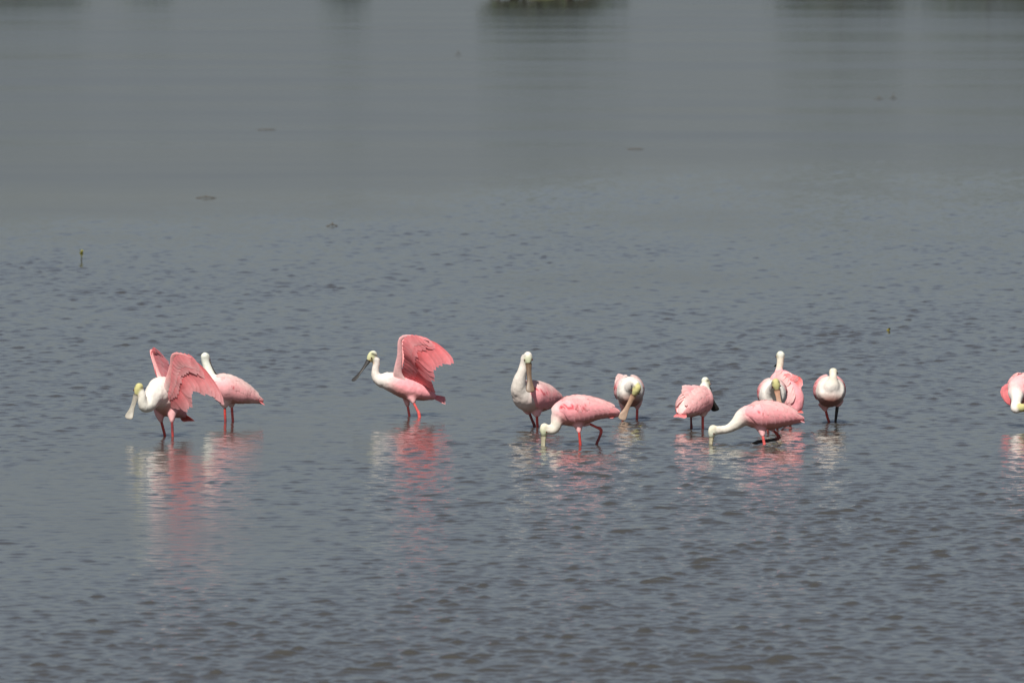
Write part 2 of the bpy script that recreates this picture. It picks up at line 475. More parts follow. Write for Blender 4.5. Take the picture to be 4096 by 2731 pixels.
class Bird:
    def __init__(self, crop, ground, label, spine, neck, head, bill, legs, face, bill_face, gx=None, tail=None,
                 head_col=BALD, nape_col=WHITE, bill_col=TAN, neck_col=WHITE, chest_col=WHITE, body_col=PINK, belly_shade=DUSK,
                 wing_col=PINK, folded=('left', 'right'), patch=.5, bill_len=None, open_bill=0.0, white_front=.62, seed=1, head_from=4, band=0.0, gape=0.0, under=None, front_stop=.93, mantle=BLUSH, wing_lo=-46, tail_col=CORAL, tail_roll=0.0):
        ox, oy, sc = crop
        self.crop, self.rg = crop, random.Random(seed)
        self.nprng = np.random.default_rng(seed)
        gx_, gy_ = ox + ground[0] / sc, oy + ground[1] / sc
        g = ground_point(gx_, gy_)
        self.S = FPX / math.hypot(g.y, CAM_H)
        self.g0 = ground
        self.root = bpy.data.objects.new('spoonbill', None)
        self.root.location = g
        col.objects.link(self.root)
        tag(self.root, label, 'bird', 'roseate spoonbills wading in the shallow water')
        k = sc * self.S
        self.k = k
        Pt = self.P
        self.front_stop, self.mantle, self.wing_lo = front_stop, mantle, wing_lo
        # --- torso
        rows = np.array([list(Pt(p[:3])) + [p[3], p[4]] for p in spine])
        fwd = rows[-1, :3] - rows[0, :3]; fwd[2] *= .3
        self.fwd = unit(fwd)
        self.lat = unit(np.cross((0, 0, 1.), self.fwd))               # the bird's left
        R = catmull(rows, 42)
        R[:, 3:] = np.maximum(R[:, 3:], .008)
        V, F, self.frames = loft(R, self.lat, 22)
        allV, allF = list(V), [tuple(f) for f in F]
        samples = []                                                  # centre, radius, colour top, colour below with underside shade painted in
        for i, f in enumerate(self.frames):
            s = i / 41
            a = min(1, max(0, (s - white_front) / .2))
            samples.append((f[0], max(f[3], f[4]), mixc(body_col, chest_col, a), mixc(belly_shade, mixc(chest_col, DUSK, .25) if under is None else under, a), f[2]))  # lower side darkens towards the belly as painted shade
        def add(v, f):
            o = len(allV); allV.extend(v); allF.extend(tuple(i + o for i in q) for q in f)
        # --- neck
        nr = np.array([list(Pt(p[:3])) + [p[3], p[3]] for p in neck])
        N = catmull(nr, 30)
        N[:, 3:] = np.maximum(N[:, 3:], .012)
        v, f, fr = loft(N, self.lat, 16); add(v, f)
        for i, q in enumerate(fr):
            samples.append((q[0], q[3], neck_col, neck_col * np.array((.97, .95, .93)), q[2]))
        # --- head
        hc = np.array(Pt(head)); bt = np.array(Pt(bill)); ax = unit(bt - hc); self.hc, self.ax = hc, ax
        hp = [(-.036, .012), (-.030, .020), (-.018, .0265), (-.002, .029), (.014, .0265), (.028, .020), (.040, .0135), (.047, .009)]
        lath = unit(np.cross(ax, np.array(bill_face, float) * np.array((1, -1, 1)))) if bill_face is not None else self.lat
        hr = np.array([list(hc + ax * a) + [r * .92, r] for a, r in hp])
        v, f, fr = loft(catmull(hr, 14), lath, 16); add(v, f)
        for i, q in enumerate(fr):
            c = mixc(nape_col, head_col, min(1, max(0, (i - head_from) / 3)))
            samples.append((q[0], q[3], c, c, q[2]))
        self.head_lat = lath
        self.head_up = unit(np.cross(lath, ax))
        if bill_face is not None and np.dot(self.head_up, np.array(bill_face, float) * np.array((1, -1, 1))) < 0: self.head_up = -self.head_up
        self.band, self.gape = band, gape
        # --- thighs
        self.legs = legs
        for lg in legs:
            th = np.array([list(Pt(p[:3])) + [p[3], p[3]] for p in lg['thigh']])
            v, f, fr = loft(catmull(th, 12), self.lat, 12); add(v, f)
            for i, q in enumerate(fr):
                c = mixc(body_col, BLUSH, .5) * (1 if i < 9 else .95)
                samples.append((q[0], q[3], c, c * .9, q[2]))
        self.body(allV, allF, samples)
        # --- bill
        self.make_bill(hc + ax * .036, bt, bill_face, bill_col, open_bill, bill_len)
        for s in (-1, 1):
            self.eye(hc + ax * .016 + lath * s * .0225 + self.head_up * .006)
        for lg in legs:
            self.make_leg(lg)
        if tail is not None:
            self.make_tail(tail, tail_col, tail_roll)
        for w in folded:
            self.folded_wing(1 if w == 'left' else -1, wing_col, patch)

    def P(self, p):
        cx, cy, d = p
        return np.array(((cx - self.g0[0]) / self.k, -d, (self.g0[1] - cy) / self.k))

    def body(self, V, F, samples):
        me = bpy.data.meshes.new('tmp'); me.from_pydata([tuple(v) for v in V], [], F); me.update()
        bm = bmesh.new(); bm.from_mesh(me); bmesh.ops.recalc_face_normals(bm, faces=bm.faces); bm.to_mesh(me); bm.free()
        o = bpy.data.objects.new('tmp', me); col.objects.link(o)
        r = o.modifiers.new('r', 'REMESH'); r.mode = 'VOXEL'; r.voxel_size = .0075
        s = o.modifiers.new('s', 'SMOOTH'); s.factor = .5; s.iterations = 7
        dg = bpy.context.evaluated_depsgraph_get()
        ev = o.evaluated_get(dg).to_mesh()
        n = len(ev.vertices)
        co = np.empty(n * 3, np.float32); ev.vertices.foreach_get('co', co); co = co.reshape(-1, 3).astype(float)
        fc = [tuple(p.vertices) for p in ev.polygons]
        o.evaluated_get(dg).to_mesh_clear()
        bpy.data.objects.remove(o); bpy.data.meshes.remove(me)
        C = np.array([q[0] for q in samples]); R = np.array([q[1] for q in samples])
        T = np.array([q[2] for q in samples]); B = np.array([q[3] for q in samples]); U = np.array([q[4] for q in samples])
        D = np.linalg.norm(co[:, None] - C[None], axis=2) / R[None]
        Wt = np.exp(-((D - D.min(1, keepdims=True)) * 9) ** 2)
        Wt /= Wt.sum(1, keepdims=True)
        ct, cb = Wt @ T, Wt @ B
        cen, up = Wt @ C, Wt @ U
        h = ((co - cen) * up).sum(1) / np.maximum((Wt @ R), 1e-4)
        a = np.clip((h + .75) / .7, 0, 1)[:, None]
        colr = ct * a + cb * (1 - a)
        hv = co - self.hc
        ha, hl, hu = hv @ self.ax, np.abs(hv @ self.head_lat), hv @ self.head_up
        near = (np.linalg.norm(hv, axis=1) < .05)
        m = near * np.exp(-((ha + .012 - .25 * hu) / .007) ** 2) * np.clip((hl - .010) / .008, 0, 1) * self.band
        colr = colr * (1 - m[:, None]) + np.array((.07, .065, .05)) * m[:, None]
        m = near * np.clip((ha - .022) / .008, 0, 1) * np.clip((.012 - hu) / .01, 0, 1) * self.gape
        colr = colr * (1 - m[:, None]) + np.array((.60, .30, .06)) * m[:, None]
        # tufted plumage: small uneven relief, finer on the neck, none on the bare face
        me2 = bpy.data.meshes.new('tmp2'); me2.from_pydata([tuple(v) for v in co], [], fc); me2.update()
        nr = np.empty(n * 3, np.float32); me2.vertices.foreach_get('normal', nr); nr = nr.reshape(-1, 3)
        bpy.data.meshes.remove(me2)
        q = co * np.array((1, 1, .6))
        rel = np.array([mnoise.noise(Vector(p * 38)) * .6 + mnoise.noise(Vector(p * 85)) * .4 for p in q])
        size = np.clip((Wt @ R) / .06, .25, 1)
        bare = np.clip(1 - near * np.clip((ha + .01) / .02, 0, 1), 0, 1)
        co = co + nr * (rel * .0042 * size * bare)[:, None]
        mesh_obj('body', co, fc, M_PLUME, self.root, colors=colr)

    def make_bill(self, a, tip, face, c, opening, length):
        a, tip = np.array(a), np.array(tip)
        ax = unit(tip - a)
        n = np.array(face, float) * np.array((1, -1, 1)) if face is not None else np.cross(ax, self.lat)
        n = unit(n - ax * np.dot(n, ax)); w = np.cross(ax, n)
        self.head_up = n
        L = length or np.linalg.norm(tip - a)
        prof = [(0, .0190, .015), (.08, .0182, .0135), (.2, .0155, .0100), (.36, .0138, .0075), (.52, .0140, .0060), (.66, .0172, .0050),
                (.78, .0220, .0046), (.87, .0252, .0044), (.94, .0245, .0042), (.98, .0180, .0038), (1.0, .007, .003)]
        def mandible(sign, ang, shade, parent, name, dn):
            ax2 = unit(ax * math.cos(ang) + n * math.sin(ang)); n2 = np.cross(w, ax2)
            n2 = n2 if np.dot(n2, n) > 0 else -n2
            V, F, cols = [], [], []
            m = 10
            for i, (t, hw, th) in enumerate(prof):
                cpt = a + ax2 * L * t * (1 if sign > 0 else .985) - n * .008 * math.sin(t * math.pi) * .6
                for k in range(m):
                    g = math.pi * k / (m - 1)
                    ridge = math.sin(g)
                    V.append(cpt + w * hw * math.cos(g) + n2 * sign * th * ridge * (.9 + .1 * math.cos(4 * g)))
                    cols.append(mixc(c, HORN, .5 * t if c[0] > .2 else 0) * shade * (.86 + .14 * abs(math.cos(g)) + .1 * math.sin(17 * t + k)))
            for i in range(len(prof) - 1):
                for k in range(m):
                    F.append((i * m + k, i * m + (k + 1) % m, (i + 1) * m + (k + 1) % m, (i + 1) * m + k))
            F.append(tuple(range(m))); F.append(tuple((len(prof) - 1) * m + k for k in range(m)))
            return mesh_obj(name, V, F, M_BILL, parent, colors=np.clip(np.array(cols), 0, .9))
        up = mandible(1, opening * .4, 1.0, self.root, 'bill', .001)
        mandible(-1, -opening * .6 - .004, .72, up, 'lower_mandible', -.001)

    def eye(self, p):
        bm = bmesh.new(); bmesh.ops.create_icosphere(bm, subdivisions=2, radius=.0050)
        V = [np.array(v.co) + p for v in bm.verts]; F = [tuple(x.index for x in f.verts) for f in bm.faces]; bm.free()
        mesh_obj('eye', V, F, M_EYE, self.root, colors=np.tile(np.array((.09, .008, .006)), (len(V), 1)))

    def make_leg(self, lg):
        pts = [np.array(self.P(p[:3])) for p in lg['shank']]
        last = pts[-1]
        if lg.get('sink', True):
            d = unit(pts[-1] - pts[-2]); d = unit(d * .5 + np.array((0, 0, -1.)))
            pts.append(np.array((last[0] + d[0] * .05, last[1] + d[1] * .05, -.06)))
        rad = [p[3] if len(p) > 3 else .0078 for p in lg['shank']]
        if len(rad) < len(pts): rad.append(rad[-1])
        start = pts[0] + unit(pts[0] - pts[1]) * .02
        R = catmull([list(start) + [.006]] + [list(p) + [r] for p, r in zip(pts, rad)], 22)
        v, f, fr = loft(np.hstack([R, R[:, 3:4]]), self.lat, 10)
        ca, cb = lg.get('col', RED), lg.get('col2', lg.get('col', RED))
        cols = np.repeat(np.array([mixc(ca, cb, min(1, max(0, (i / 21 - lg.get('from', .35)) / .25))) * (1 + .12 * math.sin(i * 2.1)) for i in range(22)]), 10, 0)
        mesh_obj('leg', v, f, M_LEG, self.root, colors=cols)

    def make_tail(self, tip, c, roll):
        b, fr = self.frames[3][0], self.frames[3]
        e = self.P(tip); d = e - b
        V, F, cols = [], [], []
        for i in range(7):
            k = (i - 3) / 3
            s = (fr[1] * math.cos(roll) + fr[2] * math.sin(roll)) * k
            end = b + d * (1 - .06 * abs(k)) + s * .045 + np.array((0, 0, -.004 * abs(k)))
            v, f, tt = blade([b + s * .012, b + d * .5 + s * .026, end], .016, fr[2] * math.cos(roll) - fr[1] * math.sin(roll) + .15 * fr[1] * k, tilt=.12, camber=.1)
            o = len(V); V += v; F += [tuple(x + o for x in q) for q in f]
            cols.append(feather_color(tt, c, mixc(c, BLUSH, .35), self.rg))
        mesh_obj('tail', V, F, M_FEATHER, self.root, colors=np.vstack(cols))

    # ---- folded wing, laid on the flank
    def skin(self, s, phi, off, side):
        x = min(max(s, 0), 1) * 41
        i = min(int(x), 40); t = x - i
        f, g = self.frames[i], self.frames[i + 1]
        c, l, u = f[0] * (1 - t) + g[0] * t, f[1] * (1 - t) + g[1] * t, f[2] * (1 - t) + g[2] * t
        rw, rh = f[3] * (1 - t) + g[3] * t + off, f[4] * (1 - t) + g[4] * t + off
        return c + l * side * math.cos(phi) * rw + u * math.sin(phi) * rh

    def folded_wing(self, side, c, patch):
        rg = self.rg
        L = sum(np.linalg.norm(self.frames[i + 1][0] - self.frames[i][0]) for i in range(41))
        rad = lambda d: math.radians(d)
        ns, npn = 26, 13
        V, F, cols = [], [], []
        fr_off = rg.uniform(0, 40)
        def tone(s, phi, base):
            k = mnoise.noise(Vector((s * 9 + fr_off, phi * 2.2, side * 3)))
            q = mixc(base, self.mantle, min(1, max(0, -.05 + .75 * max(0, math.sin(phi)) ** 1.5 + .25 * k)))
            band = math.exp(-((phi - rad(22 + 12 * math.sin(s * 8))) / .20) ** 2) * (1 if .5 < s < .93 else 0)
            k2 = mnoise.noise(Vector((s * 26 + fr_off, phi * 9, 7)))
            if patch > 0 and band * (k2 + .55) > .98 - patch * .62:
                q = mixc(q, CARMINE, .85)
            return q
        for i in range(ns + 1):
            s = .02 + (self.front_stop - .02) * i / ns
            e = min(1, (1 - i / ns) * 5) ** .5
            b = min(1, s / .45)
            lo, hi = rad(-6 + (self.wing_lo + 6) * b * e), rad(40 + 38 * b)
            lo = lo * e + rad(12) * (1 - e); hi = hi * e + rad(35) * (1 - e)
            for k in range(npn + 1):
                v = k / npn
                ph = lo + (hi - lo) * v
                off = .010 * min(1, v * 5, (1 - v) * 5) ** .6 * e - .003
                off += .010 * math.exp(-((s - .78) / .16) ** 2) * math.sin(math.pi * v) * e
                V.append(self.skin(s, ph, off, side)); cols.append(tone(s, ph, c))
        n1 = npn + 1
        for i in range(ns):
            for k in range(npn):
                a = i * n1 + k
                F.append((a, a + 1, a + n1 + 1, a + n1))
        wing = mesh_obj('wing', V, F, M_PLUME, self.root, colors=np.array(cols))
        def strip(s0, p0, s1, p1, hw, base, layer, rows=7):
            V, F, cols = [], [], []
            r = .075
            dv = np.array(((s1 - s0) * L, (p1 - p0) * r)); ln = np.linalg.norm(dv); pv = np.array((-dv[1], dv[0])) / ln
            j = 1 + rg.uniform(-.09, .06)
            for i in range(rows + 1):
                t = i / rows
                w = hw * (min(1, .45 + t * 2) * (1 if t < .6 else math.sqrt(max(0, 1 - ((t - .6) / .4) ** 2)) * .93 + .07))
                for k in (-1, -.4, .4, 1):
                    s = s0 + (s1 - s0) * t + pv[0] * w * k / L
                    ph = p0 + (p1 - p0) * t + pv[1] * w * k / r
                    off = .0035 + (.004 + layer * .0010) * min(1, t * 2.2) + .0015 * t + .0013 * (1 - k * k) - .0010 * k - .012 * max(0, (s - self.front_stop + .12) / .12)
                    V.append(self.skin(s, ph, off, side))
                    cc = tone(s, ph, base) * j * (1.05 if abs(k) > .9 else .97)
                    cols.append(mixc(cc, BLUSH, .35 * max(0, t - .6) / .4))
            for i in range(rows):
                for k in range(3):
                    a = i * 4 + k
                    F.append((a, a + 1, a + 5, a + 4))
            return V, F, np.clip(np.array(cols), 0, .9)
        # flight feathers, one object each
        for i in range(7):                                            # primaries reaching back to the tail
            k = i / 6
            v, f, cc = strip(.42 - .05 * k, rad(-8 + 48 * k), .015 + .03 * abs(k - .5), rad(2 + 30 * k), .0155, mixc(c, ROSE, .25), .4 * k)
            mesh_obj('feather', v, f, M_FEATHER, wing, colors=cc)
        for i in range(8):                                            # secondaries sloping down and back
            k = i / 7
            v, f, cc = strip(.30 + (self.front_stop - .39) * k, rad(26 - 4 * k), .17 + (self.front_stop - .43) * k, rad(-18 + (self.wing_lo + 24) * min(1, 2 * k) + rg.uniform(-4, 4)), .0185, c, 1.0 + .12 * i)
            mesh_obj('feather', v, f, M_FEATHER, wing, colors=cc)
        V, F, cols = [], [], []
        for row, (pa, pb, n, ds, hw, lay) in enumerate(((44, 2, 9, .135, .016, 2.2), (66, 24, 9, .14, .016, 3.2), (84, 48, 8, .16, .017, 4.2))):
            for i in range(n):
                k = i / (n - 1)
                s0 = .27 + (self.front_stop - .35) * k + rg.uniform(-.02, .02)
                v, f, cc = strip(s0, rad(pa - 8 * k), s0 - ds * rg.uniform(.85, 1.15), rad(pb + rg.uniform(-5, 5)), hw, mixc(c, BLUSH, .12 * row), lay + .1 * i, 6)
                o = len(V); V += v; F += [tuple(x + o for x in q) for q in f]; cols.append(cc)
        mesh_obj('covert_layer', V, F, M_FEATHER, wing, colors=np.vstack(cols))

    # ---- raised, open wing
    def open_wing(self, arm, roots, tips, n, toward, base=ROSE, tip=PINK, width=.019, arm_r=(.022, .02, .016, .012, .007), bow=.04, edge_col=None,
                  cover=(.42, .26), name='wing', coverts=True, tilt=-.13):
        rg = self.rg
        A = np.array([list(self.P(p)) for p in arm])
        R = catmull(np.hstack([A, np.interp(np.linspace(0, 1, len(A)), np.linspace(0, 1, len(arm_r)), arm_r)[:, None]]), 26)
        nrm = unit(np.array(toward, float) * np.array((1, -1, 1)))
        rows = np.hstack([R, R[:, 3:4] * .34])
        v, f, fr = loft(rows, unit(np.cross(nrm, unit(A[-1] - A[0]))), 12)
        ec = mixc(base, BLUSH, .45) if edge_col is None else edge_col
        wing = mesh_obj(name, v, f, M_PLUME, self.root, colors=np.array([mixc(mixc(WHITE, BLUSH, .4), ec, min(1, i / len(v) * 3.2)) for i in range(len(v))]) * (1 + .06 * np.sin(np.arange(len(v)) * 1.7))[:, None])
        rt = catmull([self.P(p) for p in roots], n); tp = catmull([self.P(p) for p in tips], n)
        for i in range(n):
            a, b = rt[i], tp[i]
            d = b - a; perp = np.cross(nrm, unit(d))
            lo_, hi_ = max(i - 1, 0), min(i + 1, n - 1)
            ln = unit(np.cross(d, rt[hi_] + tp[hi_] - rt[lo_] - tp[lo_]))     # the wing's own surface normal here
            ln = unit((ln if np.dot(ln, nrm) > 0 else -ln) + .15 * nrm)
            off = nrm * 0.0
            mid = (a + b) / 2 + perp * bow * np.linalg.norm(d) * (1 - 1.4 * i / n)
            b2 = b + unit(d) * rg.uniform(-.012, .010)
            v, f, tt = blade([a + off, mid + off - nrm * .004, b2 + off], width * 1.2 * rg.uniform(.92, 1.08), ln, tilt=tilt, camber=.035, rows=9, shape=.62)
            mesh_obj('feather', v, f, M_FEATHER, wing, colors=feather_color(tt, base, tip, rg))
        if coverts:
            V, F, cols = [], [], []
            for sgn in (1, -1):
                for row, fr_ in enumerate(cover):
                    m = int(n * .95)
                    rt2 = catmull([self.P(p) for p in roots], m); tp2 = catmull([self.P(p) for p in tips], m)
                    for i in range(m):
                        a, b = rt2[i], tp2[i]
                        d = b - a
                        lo_, hi_ = max(i - 1, 0), min(i + 1, m - 1)
                        ln = unit(np.cross(d, rt2[hi_] + tp2[hi_] - rt2[lo_] - tp2[lo_]))
                        ln = unit((ln if np.dot(ln, nrm) > 0 else -ln) + .15 * nrm)
                        a2 = a - d * (.05 + .03 * row)
                        e = a + d * fr_ * rg.uniform(.88, 1.1)
                        off = ln * sgn * (.0022 + .0018 * row)
                        v, f, tt = blade([a2 + off * .6, (a2 + e) / 2 + off * 1.2, e + off], width * .85, ln * sgn, tilt=-.10 * sgn, camber=.05, rows=5)
                        o = len(V); V += v; F += [tuple(x + o for x in q) for q in f]
                        cols.append(feather_color(tt, mixc(base, PINK, .2 + .3 * row), mixc(tip, BLUSH, .25 * row), rg))
            mesh_obj('covert_layer', V, F, M_FEATHER, wing, colors=np.vstack(cols))
        return wing

    def loose_feathers(self, specs, toward, base=PINK, tip=BLUSH, width=.02):
        """a ruffled tuft: specs = list of curves in crop coordinates"""
        nrm = unit(np.array(toward, float) * np.array((1, -1, 1)))
        V, F, cols = [], [], []
        for c in specs:
            v, f, tt = blade([self.P(p) for p in c], width * self.rg.uniform(.9, 1.15), nrm, tilt=self.rg.uniform(-.2, .3), camber=.15)
            o = len(V); V += v; F += [tuple(x + o for x in q) for q in f]
            cols.append(feather_color(tt, base, tip, self.rg))
        mesh_obj('ruffled_plumage', V, F, M_FEATHER, self.root, colors=np.vstack(cols))

# ------------------------------------------------------------------ the twelve birds (positions measured on enlarged views of the photo)
C1, C2, C3 = (450, 1340, 3.563), (1350, 1290, 3.824), (1980, 1360, 3.409)
C4, C5, C6 = (2660, 1460, 5.227), (2780, 1390, 3.675), (3960, 1460, 5.603)

# wings raised, head low
b = Bird(C1, (795, 1440), 'spoonbill with both wings raised and yellow-green head lowered, bill hanging down', seed=1,
    spine=[(1030, 1170, -.13, .016, .014), (930, 1090, -.09, .05, .045), (800, 985, -.02, .078, .074), (710, 820, .03, .082, .096), (625, 840, .08, .066, .076), (530, 940, .13, .042, .045)],
    neck=[(590, 880, .10, .055), (530, 975, .14, .043), (470, 1000, .17, .034), (438, 930, .18, .028), (436, 850, .18, .0255), (412, 790, .175, .026)],
    head=(385, 748, .175), bill=(240, 1172, .215), face=0, bill_face=(-.25, 1, .35), bill_col=HORN, head_col=BALD, neck_col=mixc(SKULL, WHITE, .5), nape_col=SKULL, head_from=-2, band=.7, gape=.8,
    folded=(), white_front=.52, tail=(1092, 1248, -.17), tail_col=CORAL, body_col=PINK,
    legs=[dict(thigh=[(670, 1030, -.02, .04), (670, 1130, -.02, .028), (698, 1250, -.02, .011)], shank=[(700, 1255, -.02), (722, 1340, -.02), (742, 1425, -.02, .008)]),
          dict(thigh=[(850, 1000, .02, .038), (850, 1120, .035, .028), (852, 1255, .05, .010)], shank=[(853, 1260, .05), (857, 1350, .05), (862, 1450, .05, .007)], col=MAROON, col2=RED)])
b.open_wing(arm=[(770, 800, .10), (815, 620, .13), (868, 420, .16), (890, 268, .19), (1010, 268, .20), (1150, 320, .20)],
    roots=[(1120, 310, .20), (1010, 285, .20), (920, 290, .19), (885, 420, .165), (850, 580, .14), (810, 740, .11), (760, 860, .09)],
    tips=[(1588, 965, .17), (1545, 925, .175), (1440, 870, .18), (1300, 820, .18), (1190, 792, .18), (1150, 890, .17), (1138, 985, .15), (1080, 1068, .13), (1000, 1040, .10), (920, 1030, .08)],
    n=17, toward=(.25, 1, .1), base=ROSE * .92, tip=mixc(PINK, BLUSH, .35), width=.0225)
b.open_wing(arm=[(760, 700, -.04), (680, 620, -.05), (610, 450, -.08), (545, 245, -.12), (600, 250, -.17), (680, 330, -.26)],
    roots=[(590, 250, -.15), (555, 260, -.12), (565, 320, -.11), (600, 430, -.09), (625, 540, -.06), (660, 640, -.05)],
    tips=[(640, 262, -.27), (700, 310, -.30), (755, 380, -.31), (800, 450, -.30), (825, 540, -.27), (850, 640, -.20), (860, 720, -.14)],
    n=18, toward=(.55, .8, .25), base=ROSE, tip=PINK, width=.022, cover=(.85, .55), arm_r=(.02, .018, .012, .008, .006), tilt=.12)

# standing behind the first, head turned back
b = Bird(C1, (1660, 1232), 'spoonbill with folded pink wings and head turned back, standing behind the raised wing of another', seed=2,
    spine=[(2150, 955, -.04, .012, .012), (2040, 915, -.03, .04, .030), (1880, 850, -.02, .075, .058), (1700, 790, 0, .085, .078), (1540, 755, .02, .085, .082), (1430, 755, .03, .066, .07), (1360, 790, .03, .035, .045)],
    neck=[(1450, 740, .02, .06), (1405, 640, .0, .044), (1370, 530, -.02, .031), (1338, 430, -.03, .025), (1312, 350, -.035, .024)],
    head=(1325, 325, -.04), bill=(1512, 640, -.19), face=0, bill_face=(.5, -.3, .6), bill_col=HORN * 1.3, head_col=SKULL, nape_col=SKULL, neck_col=SKULL,
    white_front=.66, tail=(2140, 985, -.02), patch=.25, mantle=WHITE, wing_col=mixc(PINK, BLUSH, .25), body_col=BLUSH, tail_col=ROSE,
    legs=[dict(thigh=[(1600, 880, .03, .05), (1602, 980, .03, .03), (1603, 1040, .03, .011)], shank=[(1603, 1045, .03), (1606, 1140, .03), (1610, 1230, .03)], col=RED, col2=MAROON),
          dict(thigh=[(1680, 880, -.05, .05), (1688, 970, -.05, .028), (1698, 1045, -.05, .011)], shank=[(1699, 1050, -.05), (1705, 1140, -.05), (1712, 1230, -.05)], col=CORAL)])

# one wing raised, striding, long neck up
b = Bird(C2, (1160, 1440), 'spoonbill striding with one wing raised high, white neck up and dark bill pointing down', seed=3,
    spine=[(1500, 1150, -.03, .016, .016), (1400, 1105, -.02, .044, .036), (1250, 1055, -.01, .068, .055), (1050, 995, 0, .078, .068), (860, 920, 0, .070, .062), (740, 890, 0, .055, .052), (660, 880, 0, .035, .035)],
    neck=[(760, 885, 0, .052), (660, 880, .0, .042), (585, 820, .0, .028), (577, 720, .0, .0225), (597, 620, .0, .0215), (590, 545, .0, .024)],
    head=(528, 512, .0), bill=(232, 890, .05), face=0, bill_face=(-.65, .42, .6), bill_col=SLATE, head_col=mixc(BALD, PALEBALD, .5), nape_col=SKULL, head_from=2, band=1.0, gape=.6,
    folded=(), white_front=.66, tail=(1665, 1190, -.04), tail_col=mixc(CORAL, PINK, .7), tail_roll=-.45, body_col=PINK, belly_shade=DUSK,
    legs=[dict(thigh=[(1040, 1030, -.05, .04), (1050, 1150, -.05, .026), (1075, 1300, -.05, .011)], shank=[(1077, 1305, -.05), (1088, 1370, -.05), (1100, 1450, -.05)], col=CORAL),
          dict(thigh=[(1070, 1010, .02, .040), (1125, 1120, .035, .030), (1172, 1235, .05, .012)], shank=[(1175, 1240, .05), (1215, 1320, .05), (1250, 1400, .05, .010)], col=CORAL)])
b.open_wing(arm=[(1010, 960, .02), (925, 780, .06), (955, 500, .10), (965, 250, .13), (1080, 195, .14), (1250, 215, .15), (1400, 270, .16)],
    roots=[(1330, 245, .155), (1200, 215, .15), (1080, 235, .14), (1035, 330, .13), (1050, 500, .11), (1050, 660, .085), (1000, 770, .055), (990, 815, .04)],
    tips=[(1768, 600, .13), (1735, 612, .14), (1680, 615, .15), (1590, 650, .15), (1510, 680, .15), (1490, 780, .15), (1468, 885, .12), (1420, 905, .10), (1460, 960, .06), (1490, 1040, .03), (1460, 1055, .01), (1320, 990, .0)],
    n=18, toward=(.15, 1, .1), base=ROSE, tip=mixc(ROSE, PINK, .75), width=.0215, arm_r=(.05, .024, .013, .011, .009, .006), edge_col=mixc(PINK, BLUSH, .5))
b.open_wing(arm=[(930, 890, -.06), (925, 760, -.08), (985, 520, -.13), (1010, 290, -.19), (1090, 240, -.21), (1240, 270, -.22)],
    roots=[(1180, 260, -.22), (1080, 260, -.21), (1040, 340, -.19), (1050, 500, -.14), (1050, 660, -.10), (980, 830, -.07)],
    tips=[(1690, 600, -.22), (1600, 610, -.23), (1500, 640, -.23), (1440, 700, -.22), (1430, 840, -.20), (1400, 900, -.16), (1300, 930, -.10)],
    n=16, toward=(.15, -1, .1), base=ROSE, tip=PINK, width=.023)

# tall one with its bill hanging down
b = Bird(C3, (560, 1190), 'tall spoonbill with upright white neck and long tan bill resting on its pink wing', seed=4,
    spine=[(900, 850, -.22, .014, .014), (800, 820, -.16, .05, .04), (670, 800, -.09, .080, .075), (540, 785, -.01, .086, .090), (430, 760, .05, .082, .088), (350, 720, .09, .062, .068), (310, 690, .11, .04, .045)],
    neck=[(380, 740, .08, .066), (325, 660, .11, .050), (335, 540, .13, .040), (370, 420, .14, .030), (400, 320, .14, .0275), (415, 235, .145, .029), (428, 205, .148, .027)],
    head=(452, 222, .165), bill=(483, 690, .235), face=0, bill_face=(.1, 1, .25), bill_col=np.array((.195, .13, .085)), head_col=PALEBALD, nape_col=WHITE, band=.3, mantle=WHITE,  # tan bill darkened, its shade is put into the colour
    white_front=.66, tail=(925, 845, -.26), tail_col=ROSE, patch=.62,
    legs=[dict(thigh=[(440, 900, -.03, .05), (455, 980, -.03, .024), (475, 1015, -.03, .010)], shank=[(477, 1018, -.03), (505, 1090, -.03), (538, 1175, -.03, .009)], col=MAROON, col2=DARKLEG, **{'from': .5}),
          dict(thigh=[(560, 910, .015, .045), (568, 990, .03, .030), (572, 1050, .04, .011)], shank=[(572, 1055, .04), (575, 1110, .04), (581, 1190, .04)], col=RED)])

# feeding, striding, hock bent
b = Bird(C3, (1200, 1432), 'spoonbill feeding with its pale head at the water, carmine-flecked pink wing, one leg bent', seed=5,
    spine=[(1700, 1008, 0, .018, .020), (1590, 980, 0, .048, .036), (1430, 955, 0, .075, .055), (1260, 955, 0, .088, .076), (1090, 970, 0, .090, .086), (930, 985, 0, .078, .075), (830, 1000, .01, .055, .055), (780, 1010, .01, .03, .035)],
    neck=[(900, 1000, .01, .055), (850, 1060, .02, .040), (838, 1140, .03, .033), (815, 1205, .035, .028), (765, 1232, .04, .0235), (715, 1205, .04, .0245)],
    head=(672, 1212, .04), bill=(630, 1600, .06), face=0, bill_face=(-.6, .8, .1), bill_col=mixc(PALEBALD, TAN, .4), head_col=PALEBALD, nape_col=CREAM, neck_col=mixc(WHITE, CREAM, .5),
    white_front=.80, tail=(1560, 1055, 0), tail_col=CORAL, patch=.95, open_bill=.03, band=.25, wing_lo=-40,
    legs=[dict(thigh=[(1130, 1080, .02, .045), (1140, 1180, .035, .024), (1148, 1265, .05, .011)], shank=[(1148, 1268, .05), (1155, 1340, .05), (1163, 1432, .05, .0085)], col=RED),
          dict(thigh=[(1180, 1090, -.05, .045), (1240, 1130, -.05, .026), (1300, 1150, -.05, .011)], shank=[(1302, 1152, -.05), (1380, 1190, -.05, .0072), (1438, 1215, -.05, .0105), (1448, 1260, -.05, .0090), (1420, 1340, -.05), (1385, 1430, -.05, .0085)], col=CORAL, col2=MAROON)])

